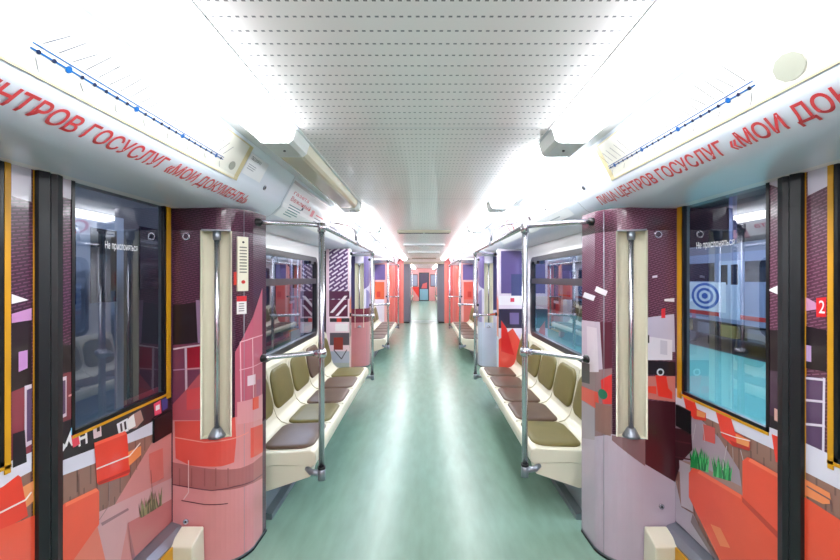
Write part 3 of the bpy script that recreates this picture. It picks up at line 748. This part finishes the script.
# intercom on the left near pillar
r0, sfL = PIL[(-1, 1)]
r = thing('emergency_intercom', 'cream passenger intercom panel with speaker grille on the nearest left pillar', 'intercom', sfL.w(sfL.px(241,264)[0], sfL.px(241,264)[1]))
ui0, ui1 = sfL.px(236.5,264)[0], sfL.px(246,264)[0]; zt_, zb_ = sfL.px(241,237)[1], sfL.px(241,291)[1]
mb = MB(); sfL.sheet(mb, zb_, zt_, CREAM, ui0, ui1, off=.02)
pa, pb = sfL.at(ui0), sfL.at(ui1); qa, qb = sfL.at(ui0, .02), sfL.at(ui1, .02)
for p, q in ((pa, qa), (pb, qb)): mb.face([(p.x,p.y,zb_),(q.x,q.y,zb_),(q.x,q.y,zt_),(p.x,p.y,zt_)], CREAM)
for z in (zb_, zt_): mb.face([(pa.x,pa.y,z),(qa.x,qa.y,z),(qb.x,qb.y,z),(pb.x,pb.y,z)], CREAM)
hs = mb.build('housing', r, fixn=False)
um = (ui0+ui1)/2; GD = mat('grille_dark', (120,118,110), .5)
mb = MB()
for k in range(9):
    z = zb_+.10+k*.017; sfL.poly(mb, [(um-.018,z),(um+.018,z),(um+.018,z+.007),(um-.018,z+.007)], GD, 29, False)
mb.build('speaker_grille', hs, fixn=False)
mb = MB(); sfL.disc(mb, (um, zb_+.05), .010, mat('button_red', (200,50,44), .4), 29, False); mb.build('call_button', hs, fixn=False)
mb = MB(); sfL.disc(mb, (um, zt_-.03), .006, BLACK, 29, False); mb.build('indicator', hs, fixn=False)
mb = MB(); za, zz = sfL.px(241,296)[1], sfL.px(241,314)[1]
sfL.poly(mb, [(ui0,zz),(ui1,zz),(ui1,za),(ui0,za)], mat('label_white', (236,232,232), .4), 6, False); sfL.poly(mb, [(ui0,za-.03),(ui1,za-.03),(ui1,za),(ui0,za)], mat('label_red', (206,44,52), .4), 7, False)
for k in range(4): sfL.poly(mb, [(ui0+.01,za-.045-k*.013),(ui1-.014,za-.045-k*.013),(ui1-.014,za-.04-k*.013),(ui0+.01,za-.04-k*.013)], mat('label_grey', (120,110,116), .5), 7, False)
tag(mb.build('notice_sticker', fixn=False), 'small white sticker with red top below the intercom on the left pillar', 'sticker')
mb = MB(); w0, w1 = sfL.px(235.2,272), sfL.px(235.2,285); sfL.poly(mb, [(w0[0]-.008,w1[1]),(w0[0]+.006,w1[1]),(w0[0]+.006,w0[1]),(w0[0]-.008,w0[1])], mat('tag_red', (214,60,40), .4), 5, False)
tag(mb.build('red_sticker', fixn=False), 'narrow red sticker beside the intercom on the left pillar', 'sticker')

# ------------------------------------------------------------------ benches
SHELL = [(.715,.325),(.700,.345),(.698,.39),(.708,.418),(.74,.43),(.90,.418),(1.05,.415),(1.10,.43),(1.14,.47),(1.165,.54),(1.20,.70),(1.225,.84),(1.245,.872),(1.262,.878),(1.262,.30),(1.10,.30),(.98,.33)]
def bench(s, y0, n, pitch, cs, cb, lb):
    L = n*pitch+.05
    r = thing('seat_bench', lb, 'bench', (s*1.0, y0, 0), 'seat benches along the carriage walls')
    mb = MB(); mb.prism([(s*x, z) for x, z in SHELL], y0, y0+L, CREAM, smooth=False); o = mb.build('seat_shell', r)
    bv = o.modifiers.new('bevel', 'BEVEL'); bv.width = .012; bv.segments = 3; bv.limit_method = 'ANGLE'; bv.angle_limit = math.radians(25)
    for k in range(n):
        y = y0+.025+(k+.5)*pitch
        mb = MB(); mb.pad((s*.905, y, .421), (s,0,-.03), (0,s,0), .335, pitch-.035, .07, .018, .012, cs[k % len(cs)], taper=0)
        mb.build('seat_cushion', r, label='%s vinyl seat cushion' % ('olive' if cs[k % len(cs)] is OLIVE else 'brown'))
        mb = MB(); a = Vector((s*1.163, 0, .525)); b = Vector((s*1.222, 0, .80)); mid = (a+b)/2; up = (b-a).normalized()
        mb.pad((mid.x-s*.004, y, mid.z), (0,-s,0), up, pitch-.05, .31, .085, .016, .012, cb[k % len(cb)], taper=.10)
        mb.build('backrest', r, label='%s vinyl backrest pad' % ('olive' if cb[k % len(cb)] is OLIVE else 'brown'))
    for yy, dd in ((y0+.004, 1), (y0+L-.004, -1)):
        mb = MB(); pr = [(s*x, z) for x, z in [(.725,.328),(.74,.26),(1.02,.165),(1.262,.165),(1.262,.31),(1.0,.328)]]
        mb.prism(pr, yy, yy+dd*.10, CREAM); mb.build('end_bracket', r)
    for q in range(3):
        mb = MB(); y = y0+L*(.2+.3*q); mb.prism([(s*.78,.326),(s*1.26,.30),(s*1.26,.16),(s*1.1,.16)], y, y+.012, STEEL); mb.build('support_rib', r)
    for q in range(n-1):                        # grooves between the moulded seats
        mb = MB(); y = y0+.025+(q+1)*pitch; mb.tube([(s*.72,y,.430),(s*.9,y,.424),(s*1.05,y,.420),(s*1.105,y,.438),(s*1.142,y,.478),(s*1.166,y,.545),(s*1.2,y,.70),(s*1.222,y,.83)], .004, mat('cream_groove', (200,192,168), .4), 6)
        mb.build('moulded_rib', o)
    return L
B, O = BROWN, OLIVE
BY = {-1: 2.49, 1: 2.53}
L1 = bench(-1, 2.49, 5, .46, [B, O, B, B, O], [O, O, O, B, O], 'cream bench with five brown and olive pads, nearest on the left')
bench(1, 2.53, 5, .455, [O, B, B, B, B], [O, O, O, O, O], 'cream bench with one olive and four brown seat pads, nearest on the right')
bench(-1, 7.05, 6, .45, [B, B, B, B, B, B], [O, O, O, O, O, O], 'cream bench with brown seats beyond the middle door on the left')
bench(1, 7.05, 6, .45, [B, B, B, B, B, B], [O, O, O, O, O, O], 'cream bench with brown seats beyond the middle door on the right')
for s in (-1, 1):
    for q, (y, n) in enumerate(((15.0, 5), (18.6, 6), (22.6, 6))):
        bench(s, y, n, .45, [B], [O], 'cream bench in the next carriage section, %s on the %s' % (('nearest','middle','farthest')[q], SN[s]))

# ------------------------------------------------------------------ handrails
def rail(s, y0, y1, lb):
    XR = .655; r = thing('grab_rail', lb, 'handrail', (s*XR, y0, .33), 'chrome grab rails around the benches')
    zt = H+.335; zm = H-.48; R = .0185; ee = (.22 if s < 0 else .28) if y0 < 5 else .22
    for y, d in ((y0, -1), (y1, 1)):
        mb = MB(); mb.tube([(s*XR, y, .29), (s*XR, y, zt)], R, CHROME, 18); mb.build('pole', r); po = None
        mb = MB(); mb.tube([(s*.972, y+d*(ee-.06), zm), (s*.93, y+d*(ee-.09), zm), (s*.75, y+d*.03, zm), (s*XR, y, zm)], .0145, CHROME); arm = mb.build('arm', r)
        mb = MB(); mb.tube([(s*.985, y+d*(ee-.05), zm), (s*.955, y+d*(ee-.075), zm)], .024, BLACK); mb.build('rubber_bush', arm)
        mb = MB(); mb.tube([(s*.985, y+d*ee, zt-.01), (s*.88, y+d*(ee-.06), zt-.005), (s*.74, y+d*.06, zt), (s*XR, y, zt)], .014, CHROME); ta = mb.build('top_arm', r)
        mb = MB(); mb.tube([(s*.992, y+d*(ee+.01), zt-.01), (s*.955, y+d*(ee-.01), zt-.01)], .024, BLACK); mb.build('rubber_bush', ta)
        for z in (zm, zt-.012):
            mb = MB(); mb.tube([(s*XR, y, z-.028), (s*XR, y, z+.028)], .025, CHROME, 18); mb.build('pole_clamp', r)
        mb = MB(); mb.tube([(s*(XR-.03), y, zm), (s*(XR+.05), y+d*.008, zm)], .021, CHROME)
        mb.build('tee_joint', arm)
        mb = MB(); mb.tube([(s*XR, y, .262), (s*XR, y, .335)], [.024, .024], STEEL, 16); mb.tube([(s*XR, y, .33), (s*XR, y, .345)], .025, BLACK, 16)
        mb.tube([(s*XR, y, .30), (s*.73, y-d*.02, .30), (s*.76, y-d*.05, .31)], .019, STEEL); mb.build('foot_bracket', r)
    mb = MB(); mb.tube([(s*XR, y0, zt), (s*XR, y1, zt)], .0165, CHROME); mb.build('top_rail', r)
    ym = (y0+y1)/2+.05
    mb = MB(); mb.tube([(s*XR, ym, zt), (s*XR, ym, zt+.09), (s*(XR+.02), ym, zt+.14), (s*(XR+.07), ym, zt+.175), (s*(XR+.16), ym-.02, zt+.19), (s*.90, ym-.03, zt+.20)], .011, CHROME); mb.tube([(s*XR, ym-.04, zt), (s*XR, ym+.04, zt)], .022, STEEL); mb.build('hanger', r)
for s in (-1, 1):
    rail(s, BY[s]-.035, BY[s]+2.37, 'chrome pole and rail set around the nearest %s bench' % SN[s])
    rail(s, 7.0, 9.8, 'chrome pole and rail set around the second %s bench' % SN[s])
for s in (-1, 1):
    rail(s, 18.55, 21.4, 'chrome rail set in the next carriage section on the %s' % SN[s])

# ------------------------------------------------------------------ coving: route maps, writing, adverts
def cv_at(sf, x, z):                           # arc position of a ratio on the profile
    pass
uT = {}
for s in (-1, 1):
    sf = COV[s]; L = sf.L
    iM = 7                                        # profile vertex where the steep white part starts
    uM0, uM1 = L[6]+.012, L[8]-.015
    y1 = 1.90; y0 = -.2
    r = thing('route_map', 'long white metro line map panel above the near %s door' % SN[s], 'map', sf.w(L[7], 1.0), 'line maps over the near doors')
    mb = MB(); sf.sheet(mb, y0, y1, mat('map_white', (212,211,200), .3, coat=.3), uM0, uM1, off=.004)
    mb.build('panel', r, fixn=False)
    mb = MB(); CR = mat('map_border', (196,184,140), .4)
    for a, b, c, d in ((uM0, uM1, y1-.035, y1), (uM0, uM0+.006, y0, y1), (uM1-.006, uM1, y0, y1)):
        sf.tris(mb, [[(a,c),(b,c),(b,d)], [(a,c),(b,d),(a,d)]], CR, .0048)
    mb.build('border', r, fixn=False)
    BL = film((16,84,150)); DK = film((8,24,60)); GR = film((96,100,112))
    mb = MB()
    if s < 0: a, b = sf.px(28,46), sf.px(222,159)
    else: a, b = sf.px(757,84), sf.px(610,168)
    u0, u1 = (a[0]+b[0])/2, (a[0]+b[0])/2
    def ln(ua, ya, ub_, yb_, wd, m, off=.0054):
        p, q = Vector((ua, ya)), Vector((ub_, yb_)); d_ = (q-p).normalized(); n_ = Vector((-d_.y, d_.x))*wd/2
        c_ = [tuple(p-n_), tuple(q-n_), tuple(q+n_), tuple(p+n_)]; sf.tris(mb, [[c_[0],c_[1],c_[2]], [c_[0],c_[2],c_[3]]], m, off)
    ln(a[0], a[1], b[0], b[1], .0045, BL); ln(a[0]+.013, a[1], b[0]+.010, b[1], .003, BL)
    mb.build('line_strip', r, fixn=False, label='blue metro line')
    mb = MB(); N_ = 22
    for k in range(N_):
        t = (k+.5)/N_; u = a[0]+(b[0]-a[0])*t; y = a[1]+(b[1]-a[1])*t; big = k % 6 == 2
        rr = .0095 if big else .0058
        tl = [(u+rr*math.cos(q*math.pi/4), y+rr*math.sin(q*math.pi/4)) for q in range(8)]
        sf.tris(mb, [[tl[0], tl[q], tl[q+1]] for q in range(1, 7)], BL if big else DK, .006)
    mb.build('station_dot', r, fixn=False)['kind'] = 'stuff'
    mb = MB()
    for k in range(N_):
        t = (k+.5)/N_; u = a[0]+(b[0]-a[0])*t; y = a[1]+(b[1]-a[1])*t
        ln(u+.022, y, u+.022+random.uniform(.05,.08), y+.045*(1 if s < 0 else 1), .0026, GR); 
        if k % 3 == 0: ln(u-.014, y, u-.014-random.uniform(.015,.03), y+.02, .0022, GR)
    mb.build('station_name_mark', r, fixn=False)['kind'] = 'stuff'
    mb = MB(); c = sf.px(*((231,165) if s < 0 else (791,66)))
    rr = (.020 if s < 0 else .032); tl = [(c[0]+rr*1.1*math.cos(q*math.pi/5), c[1]+rr*1.3*math.sin(q*math.pi/5)) for q in range(10)]
    sf.tris(mb, [[tl[0], tl[q], tl[q+1]] for q in range(1, 9)], film((150,152,140)), .0062); mb.build('grey_emblem', r, fixn=False)
    # red slogan
    mb = MB(); uc0 = L[4]-.012; uc1 = L[5]-.003; RED = film((206,52,60)); h = uc1-uc0
    if s < 0: write(sf, mb, 'ЛИЦА ЦЕНТРОВ ГОСУСЛУГ «МОИ ДОКУМЕНТЫ»', (uc0, .584), (uc0, 2.12), (h, 0), RED, 4, shear=.12)
    else: write(sf, mb, 'ЛИЦА ЦЕНТРОВ ГОСУСЛУГ «МОИ ДОКУМЕНТЫ»', (uc0, 2.15), (uc0, .55), (h, 0), RED, 4, shear=.12)
    tag(mb.build('slogan_lettering', fixn=False), 'red Cyrillic slogan lettering along the %s coving above the near door' % SN[s], 'lettering', 'red slogans on the coving')
    # small turn locks
    for k, y in enumerate((2.20, 2.88, 3.9, 5.2)):
        u = L[7]+.02; p = sf.w(u, y, .001); q = sf.w(u, y, .006)
        mb = MB(); mb.tube([p, q], .014, STEEL, 14); mb.tube([q, q+(q-p)*.3], .008, BLACK, 10)
        tag(mb.build('panel_lock'), 'small round dark lock on the %s coving, %s from the camera' % (SN[s], ORD[k]), 'lock', 'locks on the coving')
    # panel seams
    mb = MB()
    for y in (2.44, 2.46): pass
    for y in ((2.50, 4.85, 7.0, 9.8) if s < 0 else (2.35, 4.85, 7.0, 9.8)): sf.tris(mb, [[(0.2,y),(L[-1],y),(L[-1],y+.004)], [(0.2,y),(L[-1],y+.004),(0.2,y+.004)]], mat('seam_grey', (120,126,138), .5), .001)
    struct(mb.build('trim_coving_seams_%s' % SN[s], fixn=False))

def poster(s, y0, y1, label, items, base=(240,240,244), u0=None, u1=None):
    sf = COV[s]; L = sf.L; u0 = L[4] if u0 is None else u0; u1 = L[-1]-.02 if u1 is None else u1
    mb = MB(); sf.sheet(mb, y0, y1, mat('poster_%d_%d_%d' % base, base, .3, coat=.4), u0, u1, off=.003)
    o = None
    for kind, ya, yb, v, w_, col, *tx in items:
        # ya,yb as fractions in reading direction; v,w_ fraction up the sheet
        ga, gb = (y0+(y1-y0)*ya, y0+(y1-y0)*yb) if s < 0 else (y1-(y1-y0)*ya, y1-(y1-y0)*yb)
        ua, ub_ = u0+(u1-u0)*v, u0+(u1-u0)*w_
        if kind == 'r': sf.tris(mb, [[(ua,ga),(ub_,ga),(ub_,gb)], [(ua,ga),(ub_,gb),(ua,gb)]], film(col), .0042)
        else:
            T, _ = text_tris(tx[0]); sf.tris(mb, [[(ua+(ub_-ua)*y, ga+(gb-ga)*x) for x, y in tri] for tri in T], film(col), .0046)
    o = mb.build('poster', fixn=False); tag(o, label, 'poster', 'posters on the coving'); return o
poster(-1, 1.91, 2.12, 'white notice sticker at the end of the left line map', [('t',.1,.6,.74,.9,(60,60,70),'ПАССАЖИРАМ'),('r',.1,.5,.5,.53,(150,154,166)),('r',.1,.5,.4,.43,(150,154,166)),('r',.1,.45,.3,.33,(150,154,166))], u0=COV[-1].L[7]+.03, u1=COV[-1].L[8]-.04)
gz = [('t',.08,.40,.70,.80,(206,52,66),'газета'),('t',.08,.5,.52,.64,(206,52,66),'Вежливый'),
      ('r',.10,.34,.40,.425,(70,130,140)),('r',.10,.34,.33,.355,(70,130,140)),('r',.10,.30,.26,.285,(70,130,140)),('r',.10,.33,.19,.215,(70,130,140)),('r',.10,.25,.12,.145,(70,130,140)),
      ('r',.55,.62,.40,.6,(236,150,160)),('r',.68,.9,.5,.53,(220,90,100)),('r',.68,.86,.4,.43,(120,126,140)),('r',.68,.9,.3,.33,(120,126,140)),('r',0,1,.93,1,(190,186,192))]
poster(-1, 2.52, 3.55, 'white poster with red heading and teal text lines on the left coving', gz)
poster(-1, 3.62, 4.75, 'white poster with pink picture block farther along the left coving', [('t',.1,.5,.6,.8,(206,52,66),'газета'),('r',.1,.4,.4,.45,(110,120,140)),('r',.1,.4,.25,.3,(110,120,140)),('r',.6,.9,.2,.8,(240,190,200))])
poster(1, 3.62, 4.75, 'white poster with red arch mark on the right coving', [('t',.55,.75,.3,.85,(206,52,66),'О'),('r',.15,.45,.7,.76,(110,114,140)),('r',.15,.4,.55,.6,(150,154,176)),('r',.15,.4,.4,.45,(150,154,176))], base=(242,243,248))
poster(1, 2.52, 3.55, 'plain white poster on the right coving above the bench', [('r',.2,.24,.4,.52,(60,66,76)),('r',.6,.8,.1,.13,(170,176,190))], base=(242,243,248))

# ------------------------------------------------------------------ end of the section and gangway
mb = MB()
for s in (-1, 1):
    mb.box(min(s*.70, s*1.36), max(s*.70, s*1.36), END1, END1+.06, 0, ZC, film((226,120,118)))
    mb.box(min(s*.70, s*.80), max(s*.70, s*.80), END1-.004, END1, 0, H+.5, film((236,140,130)))
mb.box(-.70, .70, END1, END1+.06, H+.50, ZC, film((206,204,200))); mb.box(-.70, .70, END1-.03, END1, H+.48, H+.55, mat('header_beige', (176,172,154), .4))
struct(mb.build('wall_end'), 'red printed end wall around the gangway')
r = thing('gangway_passage', 'grey gangway passage with folding side panels leading to the next section', 'gangway', (0, END1, 0))
for s in (-1, 1):
    mb = MB(); pr = [(s*.70, END1-.01), (s*.68, END1-.02), (s*.50, END1+.12), (s*.475, END1+.2)]
    for k in range(7): pr.append((s*(.475+(.02 if k % 2 else 0)), END1+.25+k*.07))
    pr += [(s*.52, 13.9), (s*.70, 13.93)]
    mb.prism(pr, 0.0, H+.50, GANG, axis='z', closed=True); mb.build('side_bellows', r)
    mb = MB(); mb.box(min(s*.70, s*.50), max(s*.70, s*.50), END1-.03, END1+.1, .0, .05, BLACK); mb.build('foot_plate', r)
mb = MB(); mb.box(-.70, .70, END1+.01, 13.9, H+.50, H+.53, GANG); mb.build('top_cover', r)
mb = MB()
for s in (-1, 1): mb.box(min(s*.72, s*1.36), max(s*.72, s*1.36), 13.92, 13.98, 0, ZC, WHITE)
mb.box(-.72, .72, 13.92, 13.98, H+.5, ZC, WHITE); struct(mb.build('wall_gangway_far'))

# far end wall with door
mb = MB(); RW = film((226,150,150)); Y = END2
mb.box(-1.4, -.34, Y, Y+.05, 0, ZC+.05, RW); mb.box(.34, 1.4, Y, Y+.05, 0, ZC+.05, RW); mb.box(-.34, .34, Y, Y+.05, 1.92, ZC+.05, RW)
sf = Surf([(-1.3, Y), (1.3, Y)], 'v', (0, 20))
sf.poly(mb, [(.45,.95),(.96,.95),(.96,.2)], film((232,50,40)), 2, False)
struct(mb.build('wall_far_end', fixn=False), 'pink and red end wall of the next section')
r = sroot('door_7', (0, Y, 0), 'narrow glazed end door of the next carriage section')
mb = MB(); mb.ring_frame(-.0, 0, 1, 0, 1, .05, .02, .01, FRAME) if False else None
for q in ((-.34,-.28,0,1.92),(.28,.34,0,1.92),(-.34,.34,1.86,1.92),(-.34,.34,0,.06)): mb.box(q[0], q[1], Y-.03, Y+.03, q[2], q[3], FRAME)
mb.build('door_frame', r)
mb = MB(); mb.box(-.28, .28, Y, Y+.02, .06, .8, film((130,170,190))); mb.box(-.28, .28, Y, Y+.02, .8, 1.86, mat('far_glass', (74,70,92), .15, coat=.5)); sf.poly(mb, [(1.12,.85),(1.5,.85),(1.5,1.25),(1.2,1.15)], film((206,90,92)), 8, False); mb.build('door_leaf', r)
for s in (-1, 1):
    wn[0] += 1; r = sroot('window_%d' % wn[0], (s*.66, Y, 1), 'small window beside the far end door, %s' % SN[s])
    mb = MB(); a, b = sorted((s*.46, s*.96)); 
    for q in ((a-.03,a,1.0,1.78),(b,b+.03,1.0,1.78),(a-.03,b+.03,1.75,1.8),(a-.03,b+.03,.97,1.02)): mb.box(q[0], q[1], Y-.02, Y, q[2], q[3], FRAME)
    mb.build('window_frame', r)
    mb = MB(); mb.box(a, b, Y-.01, Y-.002, 1.02, 1.76, mat('far_pane', (150,152,176), .1, coat=.5)); mb.build('pane', r)

# ------------------------------------------------------------------ outside: the depot
TEAL = mat('depot_teal_floor', (108,196,186), .4, noise=.08, nscale=.6)
mb = MB(); mb.box(-30, 30, -20, 60, -1.4, -1.3, mat('depot_concrete', (56,60,70), .5, noise=.15, nscale=1)); struct(mb.build('floor_depot'), 'dark concrete depot floor outside')
mb = MB(); mb.box(3.2, 11.2, -20, 60, -1.3, -1.22, TEAL); struct(mb.build('floor_depot_walkway'), 'teal painted walkway outside the right windows')
mb = MB(); mb.box(-2.75, -2.3, -20, 60, -1.3, -1.22, mat('left_walk', (96,120,136), .4)); struct(mb.build('floor_depot_left_strip'))
mb = MB()
mb.box(24, 24.3, -20, 60, -1.3, 9, mat('depot_wall', (46,54,84), .6, noise=.3, nscale=.5)); struct(mb.build('wall_depot_right'))
mb = MB(); mb.box(-30, 30, -20, 60, 7.5, 7.7, mat('depot_roof', (40,48,80), .7)); struct(mb.build('ceiling_depot'))
DLAMP = emit('depot_lamp', (225,235,255), 130)
for k, (x, y, z) in enumerate([(8,4,5.4),(8,9,5.4),(8,14,5.4),(8,24,5.4),(15.5,9,5.2),(15.5,14,5.2),(15.5,24,5.2),(6,2,5.4),(-2.9,9,4.6)]):  # includes extra lamps, the left one among them, added to brighten the depot
    r = thing('depot_lamp', 'bright strip lamp hanging in the depot outside, %s of its rows' % ORD[k], 'lamp', (x, y, z), 'depot lamps')
    mb = MB(); mb.box(x-.12, x+.12, y-.9, y+.9, z-.06, z, DLAMP); mb.build('tube', r)
    mb = MB(); mb.box(x-.16, x+.16, y-.95, y+.95, z, z+.06, FRAME); mb.tube([(x,y,z+.05),(x,y,7.49)], .02, FRAME, 6); mb.build('housing', r)
for k in range(9):
    y = -3.6+k*5.0
    mb = MB(); mb.box(17.2, 17.45, y, y+.25, -1.3, 7.49, mat('beam_blue', (84,104,160), .5))
    bm_ = MB(); bm_.box(2.5, 17.19, y, y+.15, 6.2, 6.5, MATS['beam_blue']); bm_.box(2.5, 17.19, y+.05, y+.1, 6.5, 7.49, MATS['beam_blue'])
    tag(bm_.build('roof_beam'), 'blue steel roof beam across the depot outside, %s in the row' % ORD[k], 'beam', 'depot roof beams')
    tag(mb.build('depot_column'), 'blue steel column standing in the depot, %s in the row' % ORD[k], 'column', 'depot columns')
def train(name, lb, side, x0, ya, n, body, stripe, logo):
    X = side*x0
    for k in range(n):
        y0 = ya+k*12.2; y1 = y0+12
        r = thing(name, lb % ORD[k], 'train', (X, y0, -1.2), 'trains outside')
        mb = MB(); mb.box(min(X, X+side*2.7), max(X, X+side*2.7), y0, y1, -.15, 2.5, body); mb.prism([(X, 2.5), (X+side*.3, 2.85), (X+side*1.35, 3.0), (X+side*2.4, 2.85), (X+side*2.7, 2.5)], y0, y1, mat('train_roof', (120,126,140), .5)); mb.build('car_body', r)
        mb = MB(); mb.box(min(X, X-side*.01), max(X, X-side*.01), y0, y1, .05, .20, stripe); mb.build('stripe', r)
        wg = mat('train_glass', (30,36,52), .1, coat=1)
        for q in range(4):
            mb = MB(); a = y0+.6+q*2.95; mb.box(min(X, X-side*.012), max(X, X-side*.012), a, a+1.5, 1.42, 2.15, wg); mb.build('window', r)
        for q in range(3):
            mb = MB(); a = y0+2.3+q*2.95; mb.box(min(X, X-side*.015), max(X, X-side*.015), a, a+1.0, 0, 2.2, mat('train_door', (186,196,214), .3)); mb.box(min(X, X-side*.02), max(X, X-side*.02), a+.1, a+.42, 1.3, 2.05, wg); mb.box(min(X, X-side*.02), max(X, X-side*.02), a+.58, a+.9, 1.3, 2.05, wg); mb.build('door', r)
        mb = MB(); mb.box(min(X+side*.2, X+side*2.5), max(X+side*.2, X+side*2.5), y0+.3, y1-.3, -.75, -.15, BLACK)
        yl = mat('equipment_yellow', (150,130,70), .6); gr = mat('equipment_grey', (96,100,112), .6)
        for q in range(9): mb.box(min(X, X+side*.3), max(X, X+side*.3), y0+.5+q*1.25, y0+1.2+q*1.25, -.7, -.25, (yl, gr)[q % 2])
        mb.build('underframe', r)
        for q in (1.6, 3.6, 8.4, 10.4):
            mb = MB(); mb.tube([(X+side*.3, y0+q, -.82), (X+side*.45, y0+q, -.82)], .42, gr, 20); mb.build('wheel', r)
        if logo:
            sf = Surf([(X-side*.02, y0), (X-side*.02, y1)], 'v', (0, y0)); mb = MB()
            c = (logo, .9); sf.poly(mb, [(c[0]-1.1,.22),(c[0]+1.1,.22),(c[0]+1.1,1.38),(c[0]-1.1,1.38)], film((228,234,242)), 1, False)
            for j, rr in enumerate((.62,.50,.38,.26,.14)): sf.disc(mb, (c[0], .82), rr*1.25, film((30,96,180)) if j % 2 == 0 else film((228,234,242)), 2+j, False, 28, r2=rr*.86); 
            mb.build('ring_emblem', r, fixn=False, label='white panel with blue rings')
train('parked_train', 'blue-white train parked across the teal walkway, %s car from the camera', 1, 11.5, -3.5, 3, mat('train_body_blue', (140,148,176), .35), mat('train_stripe_red', (200,60,56), .4), 7.0)
train('adjacent_train', 'dark train standing on the track outside the left windows, %s car', -1, 3.3, -5.0, 3, mat('train_body_dark', (46,48,66), .35), mat('train_stripe_pink', (170,70,90), .4), None)

# world & camera
w = bpy.data.worlds.new('World'); bpy.context.scene.world = w; w.use_nodes = True
w.node_tree.nodes['Background'].inputs[0].default_value = (.05,.07,.13,1); w.node_tree.nodes['Background'].inputs[1].default_value = 1
cam = bpy.data.cameras.new('Camera'); co = bpy.data.objects.new('Camera', cam); C.objects.link(co)
co.location = (0, 0, H); co.rotation_euler = (math.pi/2, 0, 0); cam.sensor_width = 36; cam.lens = F/840*36; cam.clip_start = .02; cam.clip_end = 200
cam.shift_x = -4/840; cam.shift_y = -2/840
sc = bpy.context.scene; sc.camera = co
sc.view_settings.view_transform = 'Standard'; sc.view_settings.look = 'None'; sc.view_settings.exposure = 1.42; sc.view_settings.gamma = 1
